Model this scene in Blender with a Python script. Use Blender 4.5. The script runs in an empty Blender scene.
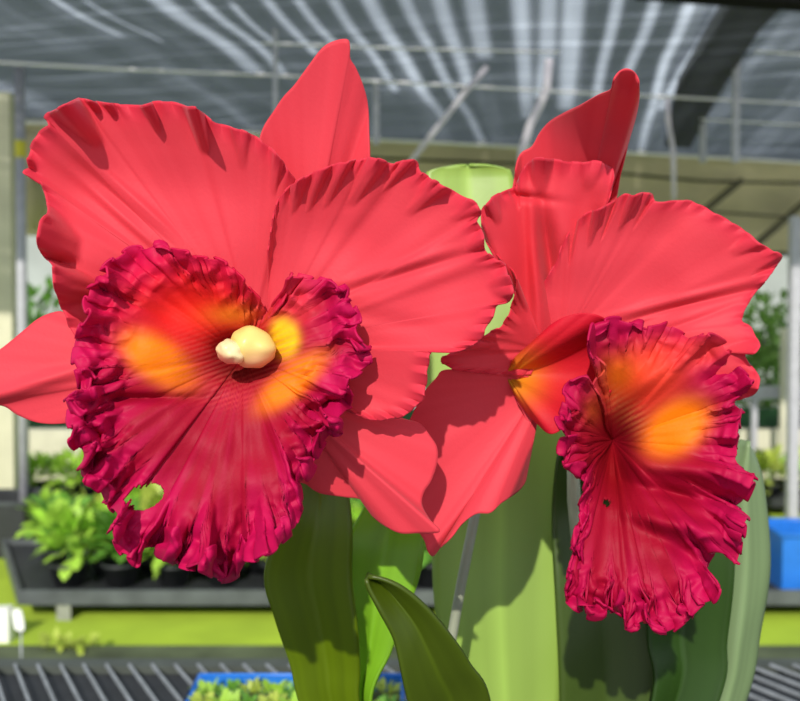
import bpy, math, random
import numpy as np
from mathutils import Vector, noise
C = bpy.context.scene.collection
sc = bpy.context.scene
F_PX = 858.0
CAM = Vector((0, 0, 1.25))
PITCH = math.radians(1.5)
FW = Vector((0, math.cos(PITCH), -math.sin(PITCH)))
RT = Vector((1, 0, 0))
UP = Vector((0, math.sin(PITCH), math.cos(PITCH)))

def ray(px, py): return FW + RT*((px-400)/F_PX) + UP*((350.5-py)/F_PX)
def P(px, py, d): return CAM + ray(px, py)*d
def on_z(px, py, z):
    r = ray(px, py); return CAM + r*((z-CAM.z)/r.z)
def zy_(px, py, y): return on_y(px, py, y).z
def on_y(px, py, y):
    r = ray(px, py); return CAM + r*(y/r.y)

# ------------------------------------------------------------------ materials
def new_mat(name):
    m = bpy.data.materials.new(name); m.use_nodes = True
    nt = m.node_tree; nt.nodes.clear()
    out = nt.nodes.new('ShaderNodeOutputMaterial')
    return m, nt, out
def simple(name, col, rough=.6, var=.15, scale=20, metal=0, bump=0, trans=0, spec=.5, stretch=None):
    m, nt, out = new_mat(name); N = nt.nodes; L = nt.links
    p = N.new('ShaderNodeBsdfPrincipled')
    p.inputs['Roughness'].default_value = rough; p.inputs['Metallic'].default_value = metal
    p.inputs['Specular IOR Level'].default_value = spec
    tc = N.new('ShaderNodeTexCoord'); mp = N.new('ShaderNodeMapping')
    if stretch: mp.inputs['Scale'].default_value = stretch
    L.new(tc.outputs['Object'], mp.inputs['Vector'])
    nz = N.new('ShaderNodeTexNoise'); nz.inputs['Scale'].default_value = scale; nz.inputs['Detail'].default_value = 4
    L.new(mp.outputs[0], nz.inputs['Vector'])
    r = N.new('ShaderNodeValToRGB')
    r.color_ramp.elements[0].position = .3; r.color_ramp.elements[1].position = .7
    r.color_ramp.elements[0].color = [c*(1-var) for c in col]+[1]
    r.color_ramp.elements[1].color = [min(1, c*(1+var)) for c in col]+[1]
    L.new(nz.outputs['Fac'], r.inputs[0]); L.new(r.outputs[0], p.inputs['Base Color'])
    if bump:
        b = N.new('ShaderNodeBump'); b.inputs['Strength'].default_value = bump; b.inputs['Distance'].default_value = .002
        L.new(nz.outputs['Fac'], b.inputs['Height']); L.new(b.outputs[0], p.inputs['Normal'])
    if trans:
        t = N.new('ShaderNodeBsdfTranslucent'); L.new(r.outputs[0], t.inputs['Color'])
        mx = N.new('ShaderNodeMixShader'); mx.inputs[0].default_value = trans
        L.new(p.outputs[0], mx.inputs[1]); L.new(t.outputs[0], mx.inputs[2]); L.new(mx.outputs[0], out.inputs[0])
    else: L.new(p.outputs[0], out.inputs[0])
    return m

def petal_mat(name, trans=.22, rough=.5, spec=.3, scale=900, bump=.25, sheen=0):
    """pigment comes from the mesh's colour attribute, fine cell texture from noise"""
    m, nt, out = new_mat(name); N = nt.nodes; L = nt.links
    at = N.new('ShaderNodeAttribute'); at.attribute_name = 'pigment'
    tc = N.new('ShaderNodeTexCoord')
    nz = N.new('ShaderNodeTexNoise'); nz.inputs['Scale'].default_value = scale; nz.inputs['Detail'].default_value = 2
    L.new(tc.outputs['Object'], nz.inputs['Vector'])
    b = N.new('ShaderNodeBump'); b.inputs['Strength'].default_value = bump; b.inputs['Distance'].default_value = .0003
    L.new(nz.outputs['Fac'], b.inputs['Height'])
    p = N.new('ShaderNodeBsdfPrincipled'); p.inputs['Roughness'].default_value = rough
    p.inputs['Specular IOR Level'].default_value = spec; p.inputs['Sheen Weight'].default_value = sheen; p.inputs['Sheen Roughness'].default_value = .5; p.inputs['Sheen Tint'].default_value = (1, .75, .8, 1)
    L.new(at.outputs['Color'], p.inputs['Base Color']); L.new(b.outputs[0], p.inputs['Normal'])
    t = N.new('ShaderNodeBsdfTranslucent'); L.new(at.outputs['Color'], t.inputs['Color'])
    mx = N.new('ShaderNodeMixShader'); mx.inputs[0].default_value = trans
    L.new(p.outputs[0], mx.inputs[1]); L.new(t.outputs[0], mx.inputs[2]); L.new(mx.outputs[0], out.inputs[0])
    return m

# ------------------------------------------------------------------ object helpers
def link_mesh(name, verts, faces, mat=None, parent=None, smooth=True, cols=None):
    me = bpy.data.meshes.new(name); me.from_pydata([tuple(v) for v in verts], [], faces)
    if cols is not None:
        ca = me.color_attributes.new('pigment', 'FLOAT_COLOR', 'POINT')
        ca.data.foreach_set('color', np.asarray(cols, dtype=np.float32).ravel())
    me.update()
    o = bpy.data.objects.new(name, me); C.objects.link(o)
    if mat: me.materials.append(mat)
    if smooth: me.polygons.foreach_set('use_smooth', [True]*len(me.polygons))
    if parent is not None:
        o.parent = parent
        l = Vector(parent_world(parent)); 
        for v in me.vertices: v.co -= l
    return o
def parent_world(p):
    v = Vector((0, 0, 0))
    while p is not None: v += p.location; p = p.parent
    return v
def empty(name, loc, label=None, cat=None, group=None, parent=None):
    o = bpy.data.objects.new(name, None); C.objects.link(o)
    o.empty_display_size = .02
    if parent is not None: o.parent = parent; loc = Vector(loc)-parent_world(parent)
    o.location = loc
    if label: o['label'] = label
    if cat: o['category'] = cat
    if group: o['group'] = group
    return o
def tag(o, label, cat, group=None, kind=None):
    o['label'] = label; o['category'] = cat
    if group: o['group'] = group
    if kind: o['kind'] = kind
    return o
def struct(o, label=None, cat=None):
    o['kind'] = 'structure'
    if label: o['label'] = label
    if cat: o['category'] = cat
    return o

class MB:
    def __init__(s): s.v = []; s.f = []
    def box(s, a, b):
        (x0, y0, z0), (x1, y1, z1) = a, b; n = len(s.v)
        s.v += [Vector(p) for p in ((x0,y0,z0),(x1,y0,z0),(x1,y1,z0),(x0,y1,z0),(x0,y0,z1),(x1,y0,z1),(x1,y1,z1),(x0,y1,z1))]
        s.f += [tuple(n+i for i in q) for q in ((3,2,1,0),(4,5,6,7),(0,1,5,4),(1,2,6,5),(2,3,7,6),(3,0,4,7))]
        return s
    def bar(s, a, b, w, h, up=Vector((0, 0, 1))):
        a = Vector(a); b = Vector(b); d = (b-a).normalized(); r = d.cross(up)
        if r.length < 1e-4: r = d.cross(Vector((0, 1, 0)))
        r.normalize(); u = r.cross(d); n = len(s.v)
        for p in (a, b):
            for i, j in ((-1,-1),(1,-1),(1,1),(-1,1)): s.v.append(p + r*(w/2*i) + u*(h/2*j))
        s.f += [tuple(n+i for i in q) for q in ((0,1,2,3),(7,6,5,4),(0,4,5,1),(1,5,6,2),(2,6,7,3),(3,7,4,0))]
        return s
    def tube(s, pts, rad, n=10, cap=True):
        pts = [Vector(p) for p in pts]; base = len(s.v)
        rads = rad if isinstance(rad, (list, tuple)) else [rad]*len(pts)
        for i, p in enumerate(pts):
            d = (pts[min(i+1, len(pts)-1)] - pts[max(i-1, 0)]).normalized()
            r = d.cross(Vector((0, 1, 0.01))); 
            if r.length < 1e-3: r = d.cross(Vector((1, 0, 0)))
            r.normalize(); u = r.cross(d)
            for k in range(n):
                a = 2*math.pi*k/n; s.v.append(p + (r*math.cos(a)+u*math.sin(a))*rads[i])
        for i in range(len(pts)-1):
            for k in range(n):
                k2 = (k+1) % n
                s.f.append((base+i*n+k, base+i*n+k2, base+(i+1)*n+k2, base+(i+1)*n+k))
        if cap:
            s.f.append(tuple(base+k for k in range(n))[::-1]); s.f.append(tuple(base+(len(pts)-1)*n+k for k in range(n)))
        return s
    def quad(s, a, b, c, d):
        n = len(s.v); s.v += [Vector(a), Vector(b), Vector(c), Vector(d)]; s.f.append((n, n+1, n+2, n+3)); return s
    def build(s, name, mat, parent=None, smooth=False):
        return link_mesh(name, s.v, s.f, mat, parent, smooth)

def catmull(pts, N, closed):
    pts = np.array(pts, float); n = len(pts)
    segs = n if closed else n-1
    out = []
    sub = 12
    for i in range(segs):
        if closed: p0, p1, p2, p3 = pts[(i-1) % n], pts[i], pts[(i+1) % n], pts[(i+2) % n]
        else: p0, p1, p2, p3 = pts[max(i-1, 0)], pts[i], pts[i+1], pts[min(i+2, n-1)]
        for k in range(sub):
            t = k/sub
            out.append(.5*((2*p1)+(-p0+p2)*t+(2*p0-5*p1+4*p2-p3)*t*t+(-p0+3*p1-3*p2+p3)*t**3))
    if not closed: out.append(pts[-1])
    out = np.array(out)
    q = np.vstack([out, out[:1]]) if closed else out
    L = np.r_[0, np.cumsum(np.hypot(*(q[1:, :2]-q[:-1, :2]).T))]
    s = np.linspace(0, L[-1], N+1)[:N] if closed else np.linspace(0, L[-1], N)
    return np.stack([np.interp(s, L, q[:, k]) for k in range(3)], 1), L[-1], s

def n1(x, seed): return noise.noise(Vector((x, seed*7.31, seed*1.7)))

def fan(name, parent, mat, D0, base, outline, color, closed=False, NA=300, NR=56, p=1.0, bulge=0,
        fold=(0, 3), fine=(0, 20), relief=(0, 40), frill=None, throat=None, ruffle=None, flutes=(), curls=(), holes=(), thick=.0005, seed=1, crease=()):
    """A petal: grid from its attachment point out to its margin, everything in mm of real depth.
    ruffle=(zone_px, amp_mm, amp_px, wavelength_px); flutes=(x,y,width_px,length_px,mm forward);
    curls=(x,y,width_px,length_px): margin rolled back over the face."""
    O, Ltot, S = catmull(outline, NA, closed)
    bx, by, bd = base
    R = np.hypot(O[:, 0]-bx, O[:, 1]-by)
    def s_of(x, y): return S[int(np.argmin((O[:, 0]-x)**2+(O[:, 1]-y)**2))]
    fl = [(s_of(x, y), w, l, h) for x, y, w, l, h in flutes]
    cu = [(s_of(x, y), w, l) for x, y, w, l in curls]
    tn = np.roll(O[:, :2], -3, 0)-np.roll(O[:, :2], 3, 0)
    if not closed: tn[:3] = tn[3]; tn[-3:] = tn[-4]
    tn /= (np.hypot(*tn.T)[:, None]+1e-9)
    per = Ltot
    verts = []; cols = []; raw = []
    def ds(a, b):
        d = a-b
        if closed: d = (d+per/2) % per - per/2
        return d
    for i in range(NA):
        s = S[i]; ox, oy, od = O[i]; Ri = max(R[i], 1)
        Lc = sum(l*math.exp(-(ds(s, s0)/w)**2) for s0, w, l in cu)
        w = min(1, Lc/8); w = w*w*(3-2*w)
        if closed:
            a = 2*math.pi*s/per; nx, ny = math.cos(a)*per/6.283, math.sin(a)*per/6.283
            nf = lambda f, sd: noise.noise(Vector((nx*f, ny*f, sd*3.7)))
        else: nf = lambda f, sd: n1(s*f, sd)
        F1 = nf(1/ max(fold[1], .01), seed); F2 = nf(1/max(fine[1], .01), seed+5)
        if ruffle:
            zone, ad, apx, wl = ruffle
            ph = 2*math.pi*s/wl + 3.5*nf(1/(wl*2.2), seed+9)
            am = .65+.9*abs(nf(1/(wl*1.3), seed+13))
        for j in range(NR+1):
            t = (j/NR)**.85
            tc = .80
            r_lin = Ri*t
            a2 = max(0, (t-tc)/(1-tc))
            r_c = Ri*t/tc if t < tc else Ri-Lc*a2
            r = (1-w)*r_lin + w*r_c
            k = r/Ri if t < tc or w < .01 else (1-w)*t+w*1.0
            k = min(k, 1)
            x = bx+(ox-bx)*r/Ri; y = by+(oy-by)*r/Ri
            d = bd+(od-bd)*(k**p) - bulge*math.sin(math.pi*min(k, 1))
            d -= w*(1.2+.10*Lc)*math.sin(math.pi/2*min(1, a2*1.8))
            d += (fold[0]*F1*(k**1.3)*2 + fine[0]*F2*(k**2)*2)*sm(.12, .5, k)
            for (cx, cy, ca, cl, cw, ch) in crease:   # straight fold line: centre, angle, half length, width, mm
                ux, uy = math.cos(ca), math.sin(ca); du = (x-cx)*ux+(y-cy)*uy; dv = -(x-cx)*uy+(y-cy)*ux
                d += ch*math.exp(-(du/cl)**2-(dv/cw)**2)
            if relief[0]: d += relief[0]*noise.noise(Vector((x/relief[1], y/relief[1], seed*2.3)))*min(1, k*1.6)
            if throat: d += throat[0]*math.exp(-((x-bx)/throat[1])**2-((y-by)/throat[2])**2)
            for s0, fw_, flen, h in fl:
                e = 1-(Ri-min(r, Ri)*1.0)/flen
                if e > 0:
                    q = ds(s, s0)/(fw_*(.5+.5*e))
                    if abs(q) < 2.2: d -= h*(e**1.05)*math.exp(-q**4*1.1)
            if ruffle:
                e = 1-(Ri-min(r, Ri))/zone
                if e > 0:
                    e2 = e**1.4*am
                    d += ad*e2*math.sin(ph)
                    sh = apx*e2*math.sin(2*ph)
                    x += tn[i, 0]*sh; y += tn[i, 1]*sh
                    rr = apx*.5*e2*math.sin(ph*1.0+1.0)
                    x += (ox-bx)/Ri*rr; y += (oy-by)/Ri*rr
            raw.append((x, y))
            if frill:
                zone, apx, amm, lam, fmask = frill; fm = fmask(x, y)
                e = 1-(Ri-min(r, Ri))/zone
                if e > 0:
                    e3 = min(1, e*1.5)*(1-.35*max(0, e-.75)/.25); X, Y = x/lam, y/lam; Z = seed*1.9+w*.6*a2
                    n_1 = noise.noise(Vector((X, Y, Z))); n_2 = noise.noise(Vector((X+31, Y, Z))); n_3 = noise.noise(Vector((X, Y+47, Z)))
                    n_4 = noise.noise(Vector((X*2.1, Y*2.1, Z+9)))
                    for hx, hy, ra, rb, ha in holes: fm *= 1-.9*gauss(x, y, hx, hy, ra*1.5, rb*1.7)
                    e3 *= fm
                    x += apx*e3*2*n_1; y += apx*e3*2*n_2; d += amm*e3*(2.2*abs(n_3)*1.6-.6+.8*n_4)
            verts.append(P(x, y, D0+d/1000))
            cols.append(tuple(color(x, y, t, s, nf))+(1,))
    faces = []
    W = NR+1
    for i in range(NA if closed else NA-1):
        i2 = (i+1) % NA
        for j in range(NR):
            q = (i*W+j, i*W+j+1, i2*W+j+1, i2*W+j)
            if holes:
                x = sum(raw[v][0] for v in q)/4; y = sum(raw[v][1] for v in q)/4
                if any(((x-hx)*math.cos(ha)+(y-hy)*math.sin(ha))**2/ra**2+((y-hy)*math.cos(ha)-(x-hx)*math.sin(ha))**2/rb**2 < 1 for hx, hy, ra, rb, ha in holes): continue
            faces.append(q)
    o = link_mesh(name, verts, faces, mat, parent, True, cols)
    m = o.modifiers.new('thickness', 'SOLIDIFY'); m.thickness = thick; m.offset = 0
    return o

def blade(name, parent, mat, left, right, NV=60, NU=16, fold=.004, color=None, thick=.0015, wave=.0015, seed=3, off=0):
    """Strap leaf between two long edges (px, py, d), folded along the midrib"""
    A, _, _ = catmull(left, NV, False); B, _, _ = catmull(right, NV, False)
    vs = []; cols = []
    for i in range(NV):
        a = P(*A[i]); b = P(*B[i])
        for j in range(NU+1):
            u = j/NU
            q = a.lerp(b, u)
            back = fold*(1-abs(2*u-1)) + wave*n1(i*.09+u*1.5, seed)
            q = q + FW*back
            vs.append(q)
            k = .9+.18*n1(u*9, seed+2)+.06*n1(u*40, seed+4)
            if abs(u-.5) < .04: k *= 1.12
            cols.append((color[0]*k, color[1]*k, color[2]*k, 1))
    fs = []
    for i in range(NV-1):
        for j in range(NU):
            a = i*(NU+1)+j; fs.append((a, a+1, a+NU+2, a+NU+1))
    o = link_mesh(name, vs, fs, mat, parent, True, cols)
    m = o.modifiers.new('thickness', 'SOLIDIFY'); m.thickness = thick; m.offset = 0
    return o

def gauss(x, y, cx, cy, a, b, ang=0):
    c, s = math.cos(ang), math.sin(ang); dx, dy = x-cx, y-cy
    return math.exp(-(((dx*c+dy*s)/a)**2+((dy*c-dx*s)/b)**2))
def flat(x, y, cx, cy, a, b, ang=0):    # flat-topped spot
    c, s = math.cos(ang), math.sin(ang); dx, dy = x-cx, y-cy
    q = ((dx*c+dy*s)/a)**2+((dy*c-dx*s)/b)**2
    return math.exp(-q**1.8)
def mix(a, b, t):
    t = max(0, min(1, t)); return [a[i]*(1-t)+b[i]*t for i in range(3)]
def sm(a, b, x):
    t = max(0, min(1, (x-a)/(b-a))); return t*t*(3-2*t)

# ================================================================== THE ORCHID
M_petal = petal_mat('petal_tissue', trans=.28, rough=.55, spec=.22, sheen=.1)
M_lip = petal_mat('lip_tissue', trans=.20, rough=.58, spec=.2, bump=.4, scale=700)
M_leaf = petal_mat('leaf_tissue', trans=.18, rough=.38, spec=.45, scale=300, bump=.1)
CORAL = (.80, .062, .092); DEEP = (.66, .014, .034)
MAG = (.56, .003, .085); CRIM = (.37, .002, .024); ORANGE = (.93, .215, .001); YEL = (.95, .62, .01); REDOR = (.82, .016, .010)

BENCH_Z = .90
orchid = empty('orchid_plant', (.05, .40, BENCH_Z+.012), 'flowering orchid with two large ruffled red blooms and broad green strap leaves', 'orchid')
fl1 = empty('flower', P(250, 330, .30), parent=orchid); fl1['label'] = 'large frontal red bloom with orange throat and cream column'
fl2 = empty('flower', P(540, 375, .33), parent=orchid); fl2['label'] = 'red bloom turned to the side showing its lip tube'

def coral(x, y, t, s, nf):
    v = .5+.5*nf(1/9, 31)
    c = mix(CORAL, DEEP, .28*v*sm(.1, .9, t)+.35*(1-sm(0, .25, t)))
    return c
def coral_margin(x, y, t, s, nf):
    c = coral(x, y, t, s, nf)
    return mix(c, (.70, .012, .06), .45*sm(.86, 1, t))

D1 = .272
# dorsal sepal
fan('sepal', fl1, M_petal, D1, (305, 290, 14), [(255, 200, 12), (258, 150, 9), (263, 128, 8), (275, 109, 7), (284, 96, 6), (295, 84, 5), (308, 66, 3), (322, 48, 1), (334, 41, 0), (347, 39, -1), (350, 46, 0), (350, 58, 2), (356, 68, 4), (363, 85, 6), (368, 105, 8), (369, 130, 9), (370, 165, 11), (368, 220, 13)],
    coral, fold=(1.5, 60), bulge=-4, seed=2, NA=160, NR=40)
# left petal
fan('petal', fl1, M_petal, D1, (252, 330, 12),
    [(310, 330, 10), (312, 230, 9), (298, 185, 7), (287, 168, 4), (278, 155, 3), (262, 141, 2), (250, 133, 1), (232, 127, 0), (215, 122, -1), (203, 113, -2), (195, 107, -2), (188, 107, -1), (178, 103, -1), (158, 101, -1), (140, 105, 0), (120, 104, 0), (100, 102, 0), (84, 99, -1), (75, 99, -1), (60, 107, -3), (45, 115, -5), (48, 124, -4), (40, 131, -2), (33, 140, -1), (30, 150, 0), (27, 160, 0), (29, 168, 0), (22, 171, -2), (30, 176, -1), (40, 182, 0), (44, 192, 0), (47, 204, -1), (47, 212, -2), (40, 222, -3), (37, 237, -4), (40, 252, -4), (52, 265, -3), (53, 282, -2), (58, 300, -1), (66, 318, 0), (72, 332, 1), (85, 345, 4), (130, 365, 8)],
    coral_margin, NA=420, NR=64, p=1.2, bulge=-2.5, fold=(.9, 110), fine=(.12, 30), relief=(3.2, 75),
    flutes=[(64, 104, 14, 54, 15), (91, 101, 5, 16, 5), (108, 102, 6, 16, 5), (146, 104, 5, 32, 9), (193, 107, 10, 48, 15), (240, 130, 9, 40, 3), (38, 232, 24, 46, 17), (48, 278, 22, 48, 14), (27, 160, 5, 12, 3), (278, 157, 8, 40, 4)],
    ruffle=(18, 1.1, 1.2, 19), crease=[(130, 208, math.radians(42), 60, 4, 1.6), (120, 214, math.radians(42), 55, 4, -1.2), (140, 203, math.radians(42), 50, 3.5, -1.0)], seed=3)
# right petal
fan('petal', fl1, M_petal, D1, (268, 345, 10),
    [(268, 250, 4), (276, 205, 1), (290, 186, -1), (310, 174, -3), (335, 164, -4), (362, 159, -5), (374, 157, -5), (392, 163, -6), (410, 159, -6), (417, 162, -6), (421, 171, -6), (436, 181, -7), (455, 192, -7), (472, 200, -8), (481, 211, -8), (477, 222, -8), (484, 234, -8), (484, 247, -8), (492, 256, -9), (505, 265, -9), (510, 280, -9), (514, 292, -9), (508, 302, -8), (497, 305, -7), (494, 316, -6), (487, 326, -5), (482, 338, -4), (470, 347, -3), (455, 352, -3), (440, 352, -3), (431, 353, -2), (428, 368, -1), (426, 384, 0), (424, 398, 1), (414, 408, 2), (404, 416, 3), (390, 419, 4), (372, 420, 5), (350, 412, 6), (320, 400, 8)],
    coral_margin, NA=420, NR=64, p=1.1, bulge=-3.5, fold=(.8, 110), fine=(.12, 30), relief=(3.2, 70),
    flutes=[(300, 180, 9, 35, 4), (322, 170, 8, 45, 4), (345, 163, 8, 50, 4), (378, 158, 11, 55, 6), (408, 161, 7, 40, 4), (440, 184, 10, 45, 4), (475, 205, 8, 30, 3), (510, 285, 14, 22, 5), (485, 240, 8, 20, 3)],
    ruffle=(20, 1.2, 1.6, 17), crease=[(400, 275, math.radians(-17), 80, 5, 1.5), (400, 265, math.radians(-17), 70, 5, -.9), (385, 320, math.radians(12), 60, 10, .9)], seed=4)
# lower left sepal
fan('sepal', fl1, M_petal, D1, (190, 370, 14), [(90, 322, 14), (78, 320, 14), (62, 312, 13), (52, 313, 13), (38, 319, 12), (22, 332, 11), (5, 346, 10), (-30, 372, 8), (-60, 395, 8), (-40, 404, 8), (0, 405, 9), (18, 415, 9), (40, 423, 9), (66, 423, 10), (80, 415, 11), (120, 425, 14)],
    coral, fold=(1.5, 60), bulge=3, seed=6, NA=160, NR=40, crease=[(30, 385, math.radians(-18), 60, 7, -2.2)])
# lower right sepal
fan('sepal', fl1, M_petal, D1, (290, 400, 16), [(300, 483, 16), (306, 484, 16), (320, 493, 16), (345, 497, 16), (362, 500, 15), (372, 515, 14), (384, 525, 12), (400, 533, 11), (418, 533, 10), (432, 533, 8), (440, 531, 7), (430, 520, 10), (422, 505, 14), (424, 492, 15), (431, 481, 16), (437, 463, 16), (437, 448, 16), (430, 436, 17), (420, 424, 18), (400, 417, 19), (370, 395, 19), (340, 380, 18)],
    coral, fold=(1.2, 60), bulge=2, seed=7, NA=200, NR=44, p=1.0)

# lip of the frontal bloom
def lip1_col(x, y, t, s, nf):
    c = mix(CRIM, MAG, sm(.45, .9, t)+.25*nf(1/14, 40))
    up = 1-sm(385, 400, y)
    red = gauss(x, y, 195, 312, 75, 52)*up
    c = mix(c, REDOR, 1.0*red)
    o1 = flat(x, y, 158, 360, 42, 21, math.radians(33)); o2 = flat(x, y, 292, 382, 42, 16, math.radians(-40))
    st = .5+.5*math.sin((y+.35*x)*1.25)
    near = gauss(x, y, 243, 360, 62, 26)
    c = mix(c, ORANGE, 1.15*max(o1, o2)*(1-.4*near*st))
    c = mix(c, (.80, .26, .01), .6*gauss(x, y, 232, 314, 26, 11))
    c = mix(c, YEL, 1.3*flat(x, y, 285, 338, 15, 20))
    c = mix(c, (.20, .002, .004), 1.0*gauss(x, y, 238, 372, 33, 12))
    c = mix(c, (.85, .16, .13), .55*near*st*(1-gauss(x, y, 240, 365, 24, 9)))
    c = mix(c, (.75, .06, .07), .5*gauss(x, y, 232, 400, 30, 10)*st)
    c = mix(c, (.80, .05, .07), .7*gauss(x, y, 300, 300, 16, 26))
    return c
LIP1 = [(268, 318, 4), (262, 300, 1), (252, 290, -2), (240, 276, -5), (228, 264, -6), (212, 259, -7), (196, 258, -7), (184, 250, -8), (172, 249, -8), (160, 243, -9), (148, 247, -9), (134, 247, -9), (122, 254, -10), (110, 261, -10), (103, 268, -11), (98, 278, -11), (88, 290, -12), (84, 303, -12), (86, 314, -12), (78, 325, -13), (74, 340, -14), (75, 355, -14), (74, 368, -14), (80, 381, -13), (73, 394, -15), (66, 408, -16), (68, 422, -16), (71, 431, -16), (69, 440, -16), (78, 450, -17), (84, 455, -17), (80, 465, -18), (81, 478, -18), (92, 487, -18), (98, 494, -18), (104, 505, -18), (115, 513, -18), (114, 521, -18), (110, 531, -17), (116, 545, -17), (123, 557, -17), (137, 565, -17), (139, 552, -18), (146, 546, -19), (157, 556, -19), (170, 561, -19), (180, 570, -19), (194, 569, -19), (206, 575, -19), (222, 582, -19), (238, 575, -19), (247, 562, -19), (262, 558, -19), (275, 549, -19), (287, 538, -18), (297, 527, -18), (302, 511, -18), (301, 496, -17), (300, 485, -16), (309, 478, -15), (315, 464, -15), (323, 448, -14), (333, 438, -13), (344, 427, -12), (338, 418, -11), (350, 409, -10), (356, 400, -10), (346, 388, -9), (355, 376, -9), (370, 362, -8), (368, 345, -7), (356, 333, -6), (361, 320, -5), (354, 303, -5), (349, 290, -4), (338, 281, -4), (326, 280, -3), (314, 277, -3), (300, 276, -2), (290, 277, -1), (287, 292, 0), (278, 312, 3)]
fl_l = []
rnd = random.Random(5)
for x, y in [(70, 400), (72, 435), (82, 470), (105, 505), (112, 530), (150, 552), (182, 568), (222, 580), (262, 556), (298, 520), (303, 490), (318, 460), (340, 425), (352, 405)]:
    fl_l.append((x, y, rnd.uniform(10, 17), rnd.uniform(38, 66), rnd.choice([-11, 12, 9])))
for x, y, w, l, h in [(196, 570, 16, 70, 13), (238, 575, 14, 70, -11), (270, 552, 13, 60, 12), (86, 312, 8, 40, 7), (76, 345, 12, 50, -7), (100, 275, 12, 50, 7), (133, 248, 14, 55, -5), (185, 252, 12, 40, 5), (362, 358, 14, 36, -8), (356, 333, 7, 25, 5), (340, 284, 10, 30, 4), (306, 277, 8, 50, -3)]:
    fl_l.append((x, y, w, l, h))
cu_l = [(68, 415, 10, 20), (80, 462, 10, 28), (100, 500, 8, 16), (112, 530, 6, 10), (168, 560, 11, 38), (208, 576, 10, 34), (240, 574, 10, 40), (285, 540, 11, 26), (308, 478, 9, 26), (325, 446, 8, 22), (345, 422, 8, 16), (360, 350, 8, 12), (345, 288, 8, 12), (98, 278, 8, 10), (160, 245, 8, 8), (76, 380, 8, 18)]
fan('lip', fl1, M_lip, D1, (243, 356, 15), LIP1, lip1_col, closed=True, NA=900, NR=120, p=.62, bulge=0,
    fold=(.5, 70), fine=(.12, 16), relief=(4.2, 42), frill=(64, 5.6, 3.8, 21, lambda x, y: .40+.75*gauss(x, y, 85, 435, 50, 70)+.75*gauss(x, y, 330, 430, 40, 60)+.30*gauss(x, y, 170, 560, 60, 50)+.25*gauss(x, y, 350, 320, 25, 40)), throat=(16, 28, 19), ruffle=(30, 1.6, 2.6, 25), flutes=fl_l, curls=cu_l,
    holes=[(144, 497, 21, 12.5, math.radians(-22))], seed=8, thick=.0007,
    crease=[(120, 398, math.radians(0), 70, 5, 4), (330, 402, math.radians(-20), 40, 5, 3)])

# column with anther cap and the fine ridged hood behind it
def blob(name, parent, mat, cx, cy, d, rx, ry, rd, ang, col, seed=1, lump=.12, shape=None):
    vs = []; fs = []; cols = []; NU, NV = 40, 24
    ca, sa = math.cos(ang), math.sin(ang)
    for i in range(NV+1):
        th = math.pi*i/NV
        for j in range(NU):
            ph = 2*math.pi*j/NU
            n = Vector((math.cos(th), math.sin(th)*math.cos(ph), math.sin(th)*math.sin(ph)))
            k = 1+lump*noise.noise(n*1.7+Vector((seed, 0, 0)))
            if shape: k *= shape(n)
            u, v, w = n.x*rx*k, n.y*ry*k, n.z*rd*k
            vs.append(P(cx+u*ca-v*sa, cy+u*sa+v*ca, d+w/1000)); cols.append(tuple(col(n))+(1,))
    for i in range(NV):
        for j in range(NU):
            j2 = (j+1) % NU; fs.append((i*NU+j, i*NU+j2, (i+1)*NU+j2, (i+1)*NU+j))
    return link_mesh(name, vs, fs, mat, parent, True, cols)
M_col = petal_mat('column_tissue', trans=.15, rough=.35, spec=.4, bump=.1)
colm = blob('column', fl1, M_col, 249, 347, D1+.002, 28, 21, 8, math.radians(12), lambda n: mix((.88, .66, .20), (.86, .46, .24), sm(-.1, .9, n.x*.5+n.y*.9)), seed=3, lump=.16,
            shape=lambda n: 1-.25*max(0, -n.x)**2*(1 if n.y < 0 else .6))
blob('anther_cap', fl1, M_col, 231, 352, D1-.002, 15, 12, 6, math.radians(20), lambda n: mix((.92, .74, .40), (.85, .30, .22), sm(.2, 1, n.y)), seed=9, lump=.15)

# ---------------- side-turned bloom
D2 = .305
fan('sepal', fl2, M_petal, D2, (560, 340, 16), [(535, 250, 14), (512, 210, 13), (514, 180, 12), (517, 162, 12), (522, 152, 11), (532, 146, 10), (540, 132, 8), (550, 121, 4), (565, 112, -6), (580, 105, -16), (598, 95, -27), (611, 89, -35), (614, 79, -41), (619, 72, -44), (626, 69, -45), (634, 72, -43), (639, 82, -37), (639, 97, -26), (636, 115, -10), (629, 140, 2), (623, 165, 6), (617, 195, 11), (608, 250, 14)],
    coral, fold=(1.2, 60), bulge=-3, seed=12, NA=220, NR=60, p=3.2, flutes=[(628, 71, 16, 26, -6), (517, 165, 10, 20, 3)])
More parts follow.
